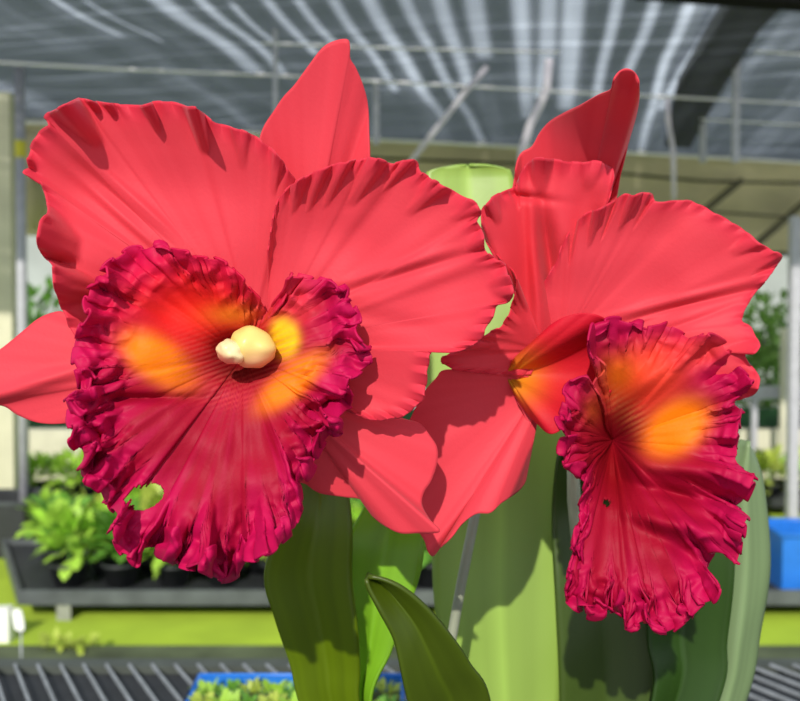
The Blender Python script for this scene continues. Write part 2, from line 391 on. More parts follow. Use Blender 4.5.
# left petal seen nearly edge on, deeper red along its fold
fan('petal', fl2, M_petal, D2, (545, 350, 10), [(600, 250, 4), (608, 205, 0), (614, 175, -2), (608, 165, -3), (597, 161, -3), (575, 162, -4), (560, 160, -4), (540, 158, -4), (527, 163, -3), (518, 180, -3), (513, 188, -3), (503, 191, -4), (493, 197, -5), (484, 206, -6), (481, 215, -6), (483, 232, -4), (488, 245, -3), (497, 254, -3), (504, 262, -4), (514, 272, -5), (517, 284, -5), (514, 296, -4), (510, 310, -2), (502, 325, 0), (490, 332, 0), (480, 338, 1), (466, 348, 1), (450, 353, 1), (441, 360, 2), (452, 369, 3), (470, 372, 5), (495, 374, 8), (530, 375, 10)],
    lambda x, y, t, s, nf: mix(coral_margin(x, y, t, s, nf), (.70, .010, .018), .6*gauss(x, y, 525, 260, 30, 80)), NA=360, NR=60, p=1.1, fold=(1.4, 70), fine=(.2, 24), relief=(3, 40), seed=13,
    flutes=[(540, 158, 12, 36, 7), (515, 186, 8, 24, -5), (490, 200, 8, 26, 6), (517, 284, 12, 26, 5), (470, 346, 10, 22, 5), (484, 235, 10, 24, -3), (595, 162, 12, 30, 3)], ruffle=(18, 1.4, 1.8, 20),
    crease=[(536, 270, math.radians(86), 80, 7, -5), (552, 280, math.radians(82), 70, 8, 6), (520, 196, math.radians(8), 30, 4, 3)])
# right petal
fan('petal', fl2, M_petal, D2, (562, 345, 9), [(535, 300, 8), (545, 280, 5), (556, 262, 3), (562, 245, 1), (572, 228, -2), (585, 214, -5), (600, 208, -6), (614, 201, -7), (624, 194, -8), (634, 195, -8), (645, 192, -8), (652, 194, -8), (655, 201, -7), (670, 201, -7), (685, 200, -7), (697, 203, -7), (710, 210, -8), (730, 221, -9), (746, 231, -10), (760, 243, -11), (772, 250, -12), (782, 256, -12), (775, 268, -10), (766, 281, -8), (756, 292, -6), (747, 306, -6), (742, 320, -6), (750, 326, -8), (756, 336, -9), (760, 346, -9), (754, 354, -9), (746, 351, -8), (748, 362, -8), (757, 372, -9), (760, 384, -9), (754, 394, -9), (735, 400, -4), (680, 400, 2)],
    coral_margin, NA=380, NR=60, p=1.1, bulge=-2, fold=(.7, 100), fine=(.1, 30), relief=(2.8, 60), seed=14,
    flutes=[(600, 208, 6, 40, 5), (617, 199, 6, 45, -4), (636, 194, 6, 40, 5), (652, 196, 4, 40, -3), (575, 226, 9, 40, -5), (757, 240, 10, 30, 3), (775, 262, 9, 26, -4), (757, 350, 10, 30, 6), (758, 384, 10, 26, 4)],
    ruffle=(14, .8, 1.0, 18), crease=[(690, 304, math.radians(-14), 70, 4, 1.8), (690, 296, math.radians(-14), 70, 4, -1.0), (700, 318, math.radians(-20), 60, 4, .9)])
# lower left sepal
fan('sepal', fl2, M_petal, D2, (545, 380, 12), [(500, 371, 9), (470, 370, 8), (444, 370, 8), (436, 378, 8), (424, 392, 8), (412, 415, 8), (402, 440, 8), (400, 480, 8), (412, 520, 6), (424, 540, 4), (428, 552, 2), (433, 556, 1), (440, 548, 1), (452, 537, 0), (462, 524, 0), (476, 514, 0), (490, 513, 0), (500, 504, 1), (510, 497, 2), (520, 489, 3), (526, 478, 4), (521, 464, 4), (521, 450, 5), (526, 438, 5), (527, 425, 6), (522, 410, 7), (517, 400, 9), (525, 390, 11)],
    coral, fold=(1.5, 50), bulge=2, seed=15, NA=240, NR=46, flutes=[(524, 484, 16, 40, -6), (436, 552, 10, 70, -5)])
# ovary / stalk behind the side bloom, joining the peduncle
M_stalk = simple('stalk_green', (.42, .38, .06), .5, .2, 60)
MB().tube([P(500, 374, D2+.018), P(512, 384, D2+.020), P(526, 396, D2+.025), P(545, 408, D2+.05), P(575, 428, D2+.09), P(600, 500, .41), P(606, 700, .41), P(580, 850, .40)], [.0012, .002, .003, .0035, .004, .0045, .005, .005], 14).build('flower_stalk', M_stalk, orchid, True)
MB().tube([P(300, 390, D1+.018), P(325, 430, D1+.07), P(335, 500, .372), P(338, 700, .38), P(420, 850, .39)], [.003, .003, .0035, .004, .004], 12).build('flower_stalk', M_stalk, orchid, True)

# lip of the side bloom: outside of the tube, then the open ruffled mouth
def tube_col(x, y, t, s, nf):
    c = mix((.70, .018, .022), (.62, .008, .03), t)
    c = mix(c, (.80, .28, .01), .9*gauss(x, y, 520, 378, 22, 26))
    return mix(c, (.45, .30, .02), .8*gauss(x, y, 505, 382, 12, 14))
fan('lip_tube', fl2, M_lip, D2, (508, 376, 12), [(506, 372, 12), (515, 358, 7), (528, 346, 2), (540, 335, -2), (554, 323, -5), (568, 316, -7), (585, 313, -8), (604, 318, -7), (622, 335, 6), (622, 365, 10), (612, 390, 8), (592, 412, 2), (570, 424, -6), (552, 434, -7), (538, 424, 0), (522, 406, 6), (509, 384, 12)],
    tube_col, NA=220, NR=44, p=.8, bulge=3.5, fold=(.5, 50), seed=16)
def lip2_col(x, y, t, s, nf):
    c = mix(CRIM, MAG, sm(.5, .95, t)*.8+.25*nf(1/14, 44))
    c = mix(c, (.85, .06, .03), flat(x, y, 645, 378, 50, 34, math.radians(-40)))
    c = mix(c, (.80, .05, .05), .8*flat(x, y, 700, 352, 35, 16, math.radians(-15)))
    c = mix(c, ORANGE, 1.2*flat(x, y, 676, 428, 37, 25, math.radians(-35)))
    c = mix(c, (.92, .20, .01), .9*gauss(x, y, 618, 376, 17, 18))
    st = .5+.5*math.sin((y*.9+.5*x)*1.1)
    c = mix(c, (.9, .28, .10), .8*st*gauss(x, y, 628, 412, 26, 12, math.radians(50)))
    c = mix(c, (.26, .002, .006), .95*gauss(x, y, 612, 468, 20, 56, math.radians(-12)))  # shade of the deep throat painted into the lip colour
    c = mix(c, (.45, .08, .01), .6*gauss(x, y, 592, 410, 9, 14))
    return c
LIP2 = [(600, 400, -6), (594, 386, -10), (600, 375, -13), (606, 366, -14), (598, 358, -14), (590, 350, -14), (588, 338, -13), (592, 327, -12), (600, 320, -11), (612, 318, -11), (624, 320, -10), (640, 322, -9), (655, 326, -8), (668, 324, -8), (680, 333, -7), (692, 338, -8), (700, 336, -10), (708, 335, -12), (718, 338, -12), (726, 346, -12), (733, 354, -11), (738, 364, -10), (746, 374, -10), (754, 380, -10), (748, 390, -9), (738, 398, -8), (736, 406, -9), (743, 413, -10), (738, 422, -10), (740, 432, -10), (736, 444, -10), (740, 452, -10), (736, 462, -11), (745, 470, -13), (756, 479, -15), (751, 490, -14), (744, 500, -14), (741, 510, -15), (748, 517, -16), (744, 532, -17), (741, 548, -17), (738, 563, -18), (728, 557, -18), (718, 553, -18), (710, 560, -18), (710, 574, -18), (720, 588, -19), (712, 600, -19), (698, 609, -19), (688, 622, -19), (679, 627, -19), (668, 633, -19), (656, 631, -19), (652, 622, -19), (643, 620, -19), (634, 630, -18), (627, 628, -18), (622, 619, -18), (608, 615, -17), (594, 620, -17), (582, 612, -17), (569, 604, -16), (566, 590, -16), (567, 574, -15), (575, 566, -14), (582, 562, -14), (578, 553, -14), (571, 544, -14), (576, 534, -13), (582, 528, -13), (579, 516, -13), (578, 504, -13), (584, 495, -13), (580, 487, -13), (584, 478, -13), (572, 472, -14), (563, 462, -15), (556, 450, -15), (560, 440, -16), (557, 428, -16), (556, 414, -16), (562, 402, -16), (566, 390, -16), (575, 378, -15), (584, 376, -15), (592, 384, -14), (597, 394, -12)]
fl_r = []
for x, y, w, l, h in [(592, 335, 9, 24, 6), (640, 322, 10, 30, -4), (668, 325, 9, 40, -5), (708, 336, 13, 50, 6), (735, 360, 10, 45, -6), (752, 382, 8, 30, 6), (740, 410, 7, 40, -5), (740, 432, 6, 40, 4), (736, 446, 6, 40, -4), (754, 480, 12, 60, 7), (742, 508, 9, 60, -8), (744, 530, 11, 70, 8), (712, 560, 10, 60, -9), (718, 588, 14, 50, 6), (690, 620, 9, 40, -5), (655, 630, 10, 40, 6), (625, 620, 9, 40, -6), (590, 618, 10, 36, 7), (567, 590, 10, 34, -4), (572, 545, 8, 26, 5), (580, 505, 8, 24, -5), (580, 484, 7, 22, 5), (560, 460, 9, 22, -4), (556, 430, 9, 22, 5), (566, 392, 9, 20, -4)]:
    fl_r.append((x, y, w, l, h))
cu_r = [(558, 445, 7, 14), (560, 410, 8, 16), (573, 470, 8, 18), (580, 500, 7, 20), (574, 544, 7, 20), (568, 590, 9, 22), (595, 618, 9, 26), (626, 622, 8, 34), (655, 630, 8, 26), (690, 620, 8, 18), (600, 322, 9, 14), (640, 322, 8, 10), (740, 402, 7, 12), (590, 345, 8, 10), (742, 510, 6, 10)]
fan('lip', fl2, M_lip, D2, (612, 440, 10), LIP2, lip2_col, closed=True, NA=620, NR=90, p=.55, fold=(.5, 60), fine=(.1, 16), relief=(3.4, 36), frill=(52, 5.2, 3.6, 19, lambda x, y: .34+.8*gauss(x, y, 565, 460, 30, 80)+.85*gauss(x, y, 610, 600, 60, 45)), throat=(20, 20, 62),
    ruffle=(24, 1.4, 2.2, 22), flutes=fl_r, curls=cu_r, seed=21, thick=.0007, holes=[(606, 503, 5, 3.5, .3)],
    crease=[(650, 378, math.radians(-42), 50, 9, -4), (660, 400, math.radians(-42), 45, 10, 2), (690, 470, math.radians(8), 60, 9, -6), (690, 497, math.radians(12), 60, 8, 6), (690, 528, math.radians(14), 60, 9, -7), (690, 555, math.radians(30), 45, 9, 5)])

# ---------------- leaves
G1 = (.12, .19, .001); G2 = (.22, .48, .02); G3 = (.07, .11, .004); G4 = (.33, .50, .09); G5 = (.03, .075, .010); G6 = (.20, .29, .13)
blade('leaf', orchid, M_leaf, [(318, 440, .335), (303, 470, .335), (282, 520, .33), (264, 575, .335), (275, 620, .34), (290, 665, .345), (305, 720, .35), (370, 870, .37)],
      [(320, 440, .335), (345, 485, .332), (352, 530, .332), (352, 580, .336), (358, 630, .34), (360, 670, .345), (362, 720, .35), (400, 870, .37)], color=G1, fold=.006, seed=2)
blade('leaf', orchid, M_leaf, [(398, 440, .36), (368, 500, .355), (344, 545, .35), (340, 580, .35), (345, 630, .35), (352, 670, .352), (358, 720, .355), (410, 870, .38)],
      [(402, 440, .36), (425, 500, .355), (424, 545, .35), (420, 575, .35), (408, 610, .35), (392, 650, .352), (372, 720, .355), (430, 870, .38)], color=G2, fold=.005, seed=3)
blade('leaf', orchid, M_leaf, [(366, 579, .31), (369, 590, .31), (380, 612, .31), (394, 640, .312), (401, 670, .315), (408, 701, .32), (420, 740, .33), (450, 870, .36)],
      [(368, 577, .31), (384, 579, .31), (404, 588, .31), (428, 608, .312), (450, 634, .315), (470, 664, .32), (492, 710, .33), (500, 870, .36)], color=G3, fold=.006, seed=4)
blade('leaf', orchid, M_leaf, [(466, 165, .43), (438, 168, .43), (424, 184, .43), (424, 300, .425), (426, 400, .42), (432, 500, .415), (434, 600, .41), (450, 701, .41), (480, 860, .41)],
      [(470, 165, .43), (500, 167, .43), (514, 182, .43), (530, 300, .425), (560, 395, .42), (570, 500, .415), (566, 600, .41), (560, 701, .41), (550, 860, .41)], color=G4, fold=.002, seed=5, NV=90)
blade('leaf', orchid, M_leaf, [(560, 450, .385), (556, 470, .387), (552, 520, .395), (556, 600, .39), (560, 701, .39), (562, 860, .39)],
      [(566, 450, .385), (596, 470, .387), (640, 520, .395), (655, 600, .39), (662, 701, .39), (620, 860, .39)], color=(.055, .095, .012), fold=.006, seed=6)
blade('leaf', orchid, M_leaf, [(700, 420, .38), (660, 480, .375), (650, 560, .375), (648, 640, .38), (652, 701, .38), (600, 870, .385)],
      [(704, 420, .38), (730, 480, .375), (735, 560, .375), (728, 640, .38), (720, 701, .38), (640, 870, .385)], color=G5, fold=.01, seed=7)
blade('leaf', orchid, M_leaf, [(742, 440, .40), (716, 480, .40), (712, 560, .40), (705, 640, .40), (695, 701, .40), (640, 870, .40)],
      [(746, 440, .40), (762, 480, .40), (769, 560, .40), (760, 630, .40), (745, 701, .40), (680, 870, .40)], color=G6, fold=-.006, seed=8)  # pale green stands in for sun glare on this leaf
# dry pale sheath and grey support stake between the leaves
M_sheath = simple('dry_sheath', (.45, .47, .33), .5, .2, 40, trans=.25, stretch=(8, 8, 1))
MB().tube([P(572, 430, .372), P(574, 500, .374), P(578, 545, .378), P(590, 560, .380)], [.0022, .003, .003, .002], 12).build('sheath', M_sheath, orchid, True)
M_bulb = simple('pseudobulb', (.20, .30, .06), .5, .25, 50, stretch=(4, 4, 1))
for (bx_, bd) in ((380, .375), (470, .40), (560, .395), (640, .39)):
    b = P(bx_, 850, bd)
    MB().tube([(b.x, b.y, .955), (b.x, b.y, .975), (b.x, b.y, 1.0), (b.x, b.y, b.z), (b.x, b.y, b.z+.03)], [.005, .010, .012, .010, .006], 16).build('pseudobulb', M_bulb, orchid, True)
M_stake = simple('grey_stake', (.26, .28, .20), .5, .1, 60)
st_ = MB().tube([P(478, 500, .372), P(462, 580, .368), P(446, 670, .364), P(436, 720, .362), P(400, 900, .355)], .0022, 12).build('support_stake', M_stake, None, True)
tag(st_, 'thin grey support stake leaning between the orchid leaves', 'stake')
# pot (below the frame) carries the plant
M_pot = simple('pot_plastic', (.03, .03, .035), .4, .1, 30)
pot = empty('flower_pot', (.05, .40, BENCH_Z), 'black plastic pot under the flowering orchid', 'pot')
def pot_mesh(r0, r1, h, wall=.004, n=40, c=(0, 0, 0)):
    m = MB(); prof = [(0, 0), (r0, 0), (r1, h*.86), (r1*1.06, h*.86), (r1*1.06, h), (r1*.98, h), (r0*.92, .006), (0, .006)]
    for k in range(n):
        a = 2*math.pi*k/n
        for r, z in prof: m.v.append(Vector((c[0]+r*math.cos(a), c[1]+r*math.sin(a), c[2]+z)))
    q = len(prof)
    for k in range(n):
        k2 = (k+1) % n
        for i in range(q-1): m.f.append((k*q+i, k2*q+i, k2*q+i+1, k*q+i+1))
    return m
pot_mesh(.05, .075, .065, c=(.05, .40, BENCH_Z)).build('pot_wall', M_pot, pot, True)
M_bark = simple('bark_mix', (.10, .055, .03), .9, .6, 90, bump=1)
bm_ = MB(); n0 = 28
bm_.v.append(Vector((.05, .40, BENCH_Z+.060)))
for k in range(n0):
    a = 2*math.pi*k/n0; bm_.v.append(Vector((.05+.069*math.cos(a), .40+.069*math.sin(a), BENCH_Z+.056)))
for k in range(n0): bm_.f.append((0, 1+k, 1+(k+1) % n0))
bm_.build('bark', M_bark, pot)

# ================================================================== THE NURSERY
rnd = random.Random(11)
M_ground = simple('green_ground', (.36, .50, .03), .9, .15, 3, bump=.3)
g = MB().quad((-4.6, 2.2, 0), (5, 2.2, 0), (5, 10, 0), (-4.6, 10, 0)).build('ground', M_ground); struct(g)
M_bounce = simple('pale_bounce_ground', (.50, .48, .47), .85, .1, 3)  # pale ground added around the lawn to bounce neutral light upward
g = MB().quad((-14, -6, -.01), (14, -6, -.01), (14, 20, -.01), (-14, 20, -.01)).build('ground', M_bounce); struct(g)

# near bench: dark sheet under a welded wire grid
M_black = simple('bench_black', (.022, .024, .028), .6, .25, 25)
M_wire = simple('galvanised_wire', (.30, .32, .34), .45, .2, 60, metal=.3)
M_frame = simple('bench_frame_dark', (.06, .07, .06), .6, .3, 15)
far_y = on_z(400, 662, BENCH_Z).y
bench = empty('wire_bench', (0, .35, 0), 'dark wire-topped bench carrying the potted orchid and a blue tray', 'bench')
MB().box((-1.6, -.25, BENCH_Z-.03), (1.6, far_y, BENCH_Z-.012)).build('bench_top', M_black, bench)
w = MB()
x = -1.7
while x < 1.9:
    w.bar((x, far_y, BENCH_Z-.003), (x+.30, far_y-.5, BENCH_Z-.003), .0026, .003); x += .024
w.build('wire_grid', M_wire, bench)
w = MB()
x = .45
while x < 1.2:
    w.bar((x, far_y, BENCH_Z-.003), (x-.30, far_y-.5, BENCH_Z-.003), .0022, .003); x += .018
w.build('expanded_mesh', M_wire, bench)
MB().box((-1.6, far_y-.002, BENCH_Z-.05), (1.6, far_y+.02, BENCH_Z-.004)).build('rim', M_frame, bench)
for sx in (-1.5, 1.5):
    for sy in (-.2, far_y-.03): MB().box((sx-.02, sy-.02, 0), (sx+.02, sy+.02, BENCH_Z-.03)).build('leg', M_frame, bench)

# leaf clusters
def leaf_cluster(n, rx, ry, rz, size, seed, c=(0, 0, 0), up=.4, shell=.35):
    r = random.Random(seed); vs = []; fs = []
    for i in range(n):
        d = Vector((r.gauss(0, 1), r.gauss(0, 1), r.gauss(0, 1))).normalized()*(shell+(1-shell)*r.random())
        p = Vector((c[0]+d.x*rx, c[1]+d.y*ry, c[2]+d.z*rz))
        dirv = (Vector((d.x, d.y, d.z+up))+Vector((r.uniform(-.6, .6), r.uniform(-.6, .6), r.uniform(-.4, .4)))).normalized()
        side = dirv.cross(Vector((r.uniform(-.3, .3), r.uniform(-.3, .3), 1))).normalized(); nn = side.cross(dirv)
        L = size*r.uniform(.6, 1.3); W = L*r.uniform(.28, .42); k = len(vs)
        for a, b, h in ((0, 0, 0), (.35, -1, .04), (.35, 1, .04), (.75, -.75, 0), (.75, .75, 0), (1, 0, -.12), (.35, 0, 0), (.75, 0, -.05)):
            vs.append(p+dirv*(L*a)+side*(W*b/2*1.6)+nn*(L*h))
        fs += [(k, k+1, k+6), (k, k+6, k+2), (k+1, k+3, k+7, k+6), (k+6, k+7, k+4, k+2), (k+3, k+5, k+7), (k+7, k+5, k+4)]
    return vs, fs
M_seed = [simple('seedling_leaf_bright', (.38, .62, .07), .5, .35, 8, trans=.25), simple('seedling_leaf_yellow', (.50, .60, .10), .5, .35, 8, trans=.25), simple('seedling_leaf_mid', (.16, .38, .05), .5, .35, 8, trans=.25)]
M_bush = [simple('bush_leaf', (.12, .28, .04), .5, .5, 4, trans=.2), simple('bush_leaf_pale', (.24, .42, .10), .5, .4, 4, trans=.2)]
M_tray = simple('tray_black', (.025, .027, .03), .5, .2, 12)

def low_bench(name, xa, xb, y0, y1, z, label, legs, mat_frame, sk=0):
    b = empty(name, ((xa+xb)/2, y0, 0), label, 'bench')
    MB().box((xa, y0, z-.035), (xb, y1, z-.012)).build('bench_top', M_black, b)
    m = MB().box((xa, y0-.02, z-.05), (xb, y0, z+.012)).box((xa, y1, z-.05), (xb, y1+.02, z+.012))
    m.box((xa-.02, y0-.02, z-.05), (xa, y1+.02, z+.012)).box((xb, y0-.02, z-.05), (xb+.02, y1+.02, z+.012))
    m.build('rim', mat_frame, b)
    for lx in legs:
        for ly in (y0+.01, y1-.03): MB().box((lx-.03, ly-.02, 0), (lx+.03, ly+.02, z-.035)).build('leg', M_leg, b)
    for ch in b.children:
        for v in ch.data.vertices: v.co.x -= sk*max(0, v.co.y)
    return b
M_rim = simple('bench_rim_grey', (.085, .095, .10), .55, .25, 10)
M_leg = simple('concrete_leg', (.30, .31, .26), .8, .2, 30)
c0 = on_z(24, 592, .12); y1_ = c0.y
low_bench('plant_bench', c0.x, 3.3, y1_, y1_+.85, .12, 'low grey-rimmed bench of leafy seedlings beyond the wire bench', [on_z(62, 622, 0).x, -.2, 1.0, 2.3], M_rim, .55)
y2_ = on_z(40, 499, .12).y
low_bench('plant_bench', -3.7, 4.2, y2_, y2_+.6, .12, 'second low bench of yellow-green seedlings, behind the nearer low bench', [-3, -1.5, 0, 1.6, 3.2], M_black)

def seedling(label, group, mat, seed, h, r, n, size):
    t = empty('potted_seedling', (0, 0, 0), label, 'plant', group)
    pot_mesh(r*.55, r*.75, h*.30, n=14).build('pot', M_tray, t, True)
    vs, fs = leaf_cluster(n, r, r, h*.34, size, seed, (0, 0, h*.62))
    f = link_mesh('foliage', vs, fs, mat, t)
    stem = MB().tube([(0, 0, h*.06), (.004, 0, h*.3), (0, .003, h*.7)], .004, 6).build('stem', M_seed[2], t, True)
    return t
def copy_tree(o, parent=None):
    c = o.copy(); C.objects.link(c); c.parent = parent
    for ch in list(o.children): copy_tree(ch, c)
    return c
def rows(proto_list, xs, ys, z, skip=None, jit=.012, sk=0):
    used = set()
    for iy, y in enumerate(ys):
        for ix, x in enumerate(xs):
            if skip and skip(x, y): continue
            p = proto_list[(ix*7+iy*3+ix//3) % len(proto_list)]
            o = p if p.name not in used else copy_tree(p)
            used.add(p.name)
            o.location = (x-sk*(y-ys[0])+rnd.uniform(-jit, jit), y+rnd.uniform(-jit, jit), z)
            o.rotation_euler.z = rnd.uniform(0, 6.28); k = rnd.uniform(.8, 1.1); o.scale = (k, k, k)
pl1 = [seedling('bright green leafy seedling in a small black pot on the nearer low bench', 'seedlings on the nearer low bench', M_seed[i % 2 if i < 3 else 2], 30+i, .37, .115, 90, .10) for i in range(4)]
xs1 = [c0.x+.14+.23*i for i in range(19) if c0.x+.14+.23*i < 3.1]
rows(pl1, xs1, [y1_+.14, y1_+.38, y1_+.62], .108, sk=.55, skip=lambda x, y: x > 1.30 and y < y1_+.65)
pl2 = [seedling('yellow-green seedling in a small black pot on the second low bench', 'seedlings on the second low bench', M_seed[1 if i % 2 else 0], 50+i, .28, .10, 70, .085) for i in range(3)]
xs2 = [-3.4+.19*i for i in range(14)]+[1.9+.2*i for i in range(9)]
rows(pl2, xs2, [y2_+.14, y2_+.36], .108)

# black nursery crate behind the low bench
kc = empty('nursery_crate', (on_y(-20, 500, 4.75).x, 4.75, 0), 'black nursery crate standing behind the left end of the nearer low bench', 'crate')
xa_, xb_ = on_y(-70, 500, 4.7).x, on_y(30, 500, 4.7).x; hz = zy_(10, 501, 4.7)
MB().box((xa_, 4.62, 0), (xb_, 4.64, hz)).box((xa_, 4.98, 0), (xb_, 5.0, hz)).box((xa_, 4.64, 0), (xa_+.02, 4.98, hz)).box((xb_-.02, 4.64, 0), (xb_, 4.98, hz)).box((xa_+.02, 4.64, 0), (xb_-.02, 4.98, .02)).build('crate_wall', M_tray, kc)
MB().tube([(xa_, 4.62, hz), (xb_, 4.62, hz), (xb_, 5.0, hz), (xa_, 5.0, hz), (xa_, 4.62, hz)], .012, 8).build('rim', M_rim, kc, True)

# blue crates
M_blue = simple('blue_plastic', (.02, .17, .62), .35, .1, 20)
def crate(x0, x1, y0, y1, z, h, label, t=.006, parts=True):
    o = empty('blue_tray', ((x0+x1)/2, (y0+y1)/2, z), label, 'tray')
    m = MB().box((x0, y0, z), (x1, y1, z+t)).box((x0, y0, z+t), (x0+t, y1, z+h)).box((x1-t, y0, z+t), (x1, y1, z+h))
    m.box((x0+t, y0, z+t), (x1-t, y0+t, z+h)).box((x0+t, y1-t, z+t), (x1-t, y1, z+h)).build('tray_body', M_blue, o)
    r = MB()
    r.tube([(x0, y0, z+h), (x1, y0, z+h), (x1, y1, z+h), (x0, y1, z+h), (x0, y0, z+h), (x1, y0, z+h)], t*.9, 8).build('rolled_rim', M_blue, o, True)
    return o
ta = P(196, 690, .62); tb = P(408, 690, .62)
zr = BENCH_Z+.034
ya = on_z(300, 676, zr).y
xa = on_z(197, 680, zr).x; xb = on_z(404, 674, zr).x
crate(xa, xb, ya-.16, ya, BENCH_Z, .034, 'shallow blue plastic tray of small plants on the wire bench behind the orchid', .003)
M_moss = simple('tray_soil', (.12, .13, .05), .9, .6, 60, bump=1)
so = MB().box((xa+.004, ya-.155, BENCH_Z+.003), (xb-.004, ya-.004, BENCH_Z+.022)).build('tray_soil', M_moss); tag(so, 'dark mossy soil filling the blue tray behind the orchid', 'soil', kind='stuff')
pl3 = []
for i in range(3):
    vs, fs = leaf_cluster(26, .011, .011, .005, .011, 70+i, (0, 0, .006))
    o = link_mesh('small_plant', vs, fs, M_seed[i % 3]); tag(o, 'tiny green plantlet growing in the soil of the near blue tray', 'plant', 'plantlets in the near blue tray'); pl3.append(o)
k = 0
for i in range(9):
    for j in range(2):
        o = pl3[k] if k < 3 else pl3[k % 3].copy()
        if k >= 3: C.objects.link(o)
        o.location = (xa+.014+(xb-xa-.028)*i/8, ya-.022-.03*j+rnd.uniform(-.004, .004), BENCH_Z+.021); o.rotation_euler.z = rnd.uniform(0, 6); k += 1
xq = on_z(756, 570, .12).x
crate(xq, xq+.62, y1_+.06, y1_+.36, .108, .24, 'deep blue crate at the right end of the nearer low bench', .012)

# grey-green kerb between bench and lawn, with weeds
ky = on_z(400, 655, 0).y
M_strip = simple('dark_grey_green', (.08, .10, .05), .8, .4, 6)  # low dark grey-green box laid across the lawn
kb = MB().box((-3, ky-.12, 0), (3, ky+.02, .03)).build('lawn_strip', M_strip); tag(kb, 'dark grey-green kerb crossing the lawn in front of the low benches', 'strip')
for i, px in enumerate((46, 66, 82)):
    vs, fs = leaf_cluster(22, .05, .03, .015, .04, 90+i, (0, 0, .02))
    o = link_mesh('weed', vs, fs, M_seed[1]); o.location = (on_z(px, 655, .03).x, ky-.02, .03)
    tag(o, 'small yellow-green weed sprouting on the dark kerb', 'weed', 'weeds on the kerb')
# white plastic cup lid-like tag bottom left
M_white = simple('white_plastic', (.85, .85, .82), .4, .03, 10)
a = on_y(18, 620, 2.55)
wt = MB(); z0 = on_y(18, 631, 2.55).z; z1 = on_y(14, 609, 2.55).z
for zz, xx in ((z0, .004), (z0+.006, 0), (z1-.006, -.012), (z1, -.010)): pass
pts = []
for k in range(20):
    an = 2*math.pi*k/20; ex = 6
    sx = math.copysign(abs(math.cos(an))**(2/4), math.cos(an)); sz = math.copysign(abs(math.sin(an))**(2/4), math.sin(an))
    px, py = 18+sx*5.2+sz*-2, 620-sz*11
    pts.append((px, py))
n = 20
for dd in (0, .004):
    for px, py in pts: 
        q = on_y(px, py, 2.55); wt.v.append(Vector((q.x, 2.55+dd, q.z)))
wt.f += [tuple(range(n))[::-1], tuple(range(n, 2*n))]+[(i, (i+1) % n, n+(i+1) % n, n+i) for i in range(n)]
mk = empty('marker_tag', (a.x, 2.55, 0), 'white rounded plastic marker standing in the grass at the low bench corner', 'marker')
wt.build('plate', M_white, mk)
q = on_y(20, 630, 2.55); MB().tube([(q.x, 2.556, 0), (q.x, 2.556, q.z+.02)], .003, 8).build('spike', M_wire, mk, True)
wl = MB(); q0 = on_z(-60, 604, .14); q1 = on_z(14, 604, .14)
wl.box((q0.x, q0.y-.05, .0), (q1.x, q0.y, .135)).build('x', M_white)
o = bpy.data.objects['x']; o.name = 'white_block'; tag(o, 'low white block beside the corner of the nearer low bench', 'block')

# cream beam behind the second bench, dark green windbreak above it
yb = 6.7
def zy(px, py, y): return on_y(px, py, y).z
M_cream = simple('cream_paint', (.62, .60, .46), .7, .1, 6)
cb = MB().box((-4.5, yb, 0), (4.6, yb+.12, zy(40, 430, yb))).build('cream_beam', M_cream); tag(cb, 'long low cream beam crossing behind the second low bench', 'beam')
M_net = simple('green_net', (.035, .12, .04), .8, .3, 12)
gn = MB().box((-4.5, yb+.25, 0), (4.6, yb+.28, zy(40, 408, yb+.25))).build('windbreak_net', M_net); tag(gn, 'dark green windbreak netting standing behind the cream beam', 'netting')
M_pipe = simple('grey_pipe', (.46, .46, .50), .45, .1, 20)

# posts
M_cream2 = simple('aged_cream_paint', (.60, .58, .42), .7, .08, 6)
def post(px, y, py_top, w, mat, name, label, cat, depth=None, z0=0):
    x = on_y(px, 250, y).x; zt = zy(px, py_top, y)
    o = MB().box((x-w/2, y, z0), (x+w/2, y+(depth or w), zt)).build(name, mat)
    return tag(o, label, cat) if label else o
ROOF_H = 2.75
post(0, 5.4, 92, .14, M_cream2, 'cream_post', 'thick cream post at the far left beside the grey pole', 'post')
tp = MB().tube([(on_y(20, 120, 4.95).x, 4.95, 0), (on_y(20, 120, 4.95).x, 4.95, ROOF_H)], .028, 16).build('grey_pole', M_pipe, None, True)
tag(tp, 'slim grey metal pole rising beside the cream post to the roof', 'pole')
M_yel = simple('yellow_tape', (.62, .55, .03), .5, .1, 10)
MB().tube([(on_y(20, 120, 4.95).x, 4.95, zy(20, 158, 4.95)), (on_y(20, 120, 4.95).x, 4.95, zy(20, 141, 4.95))], .031, 16).build('tape_band', M_yel, tp)
post(786, 6.4, 328, .04, M_cream, 'cream_stub_post', 'short cream post by the second low bench, in front of the bushes', 'post')
post(797, 5.0, 216, .055, M_pipe, 'grey_pole', 'grey metal pole at the right edge beside the short cream post', 'pole')
rr = MB().box((on_y(735, 400, 6.5).x, 6.5, zy(760, 399, 6.5)), (5, 6.55, zy(760, 386, 6.5))).build('grey_rail', M_pipe); tag(rr, 'horizontal grey rail in front of the bushes at right', 'rail')
for sx in (2.7, 4.6): MB().box((sx-.02, 6.51, 0), (sx+.02, 6.54, zy(760, 392, 6.5))).build('leg', M_pipe, rr)

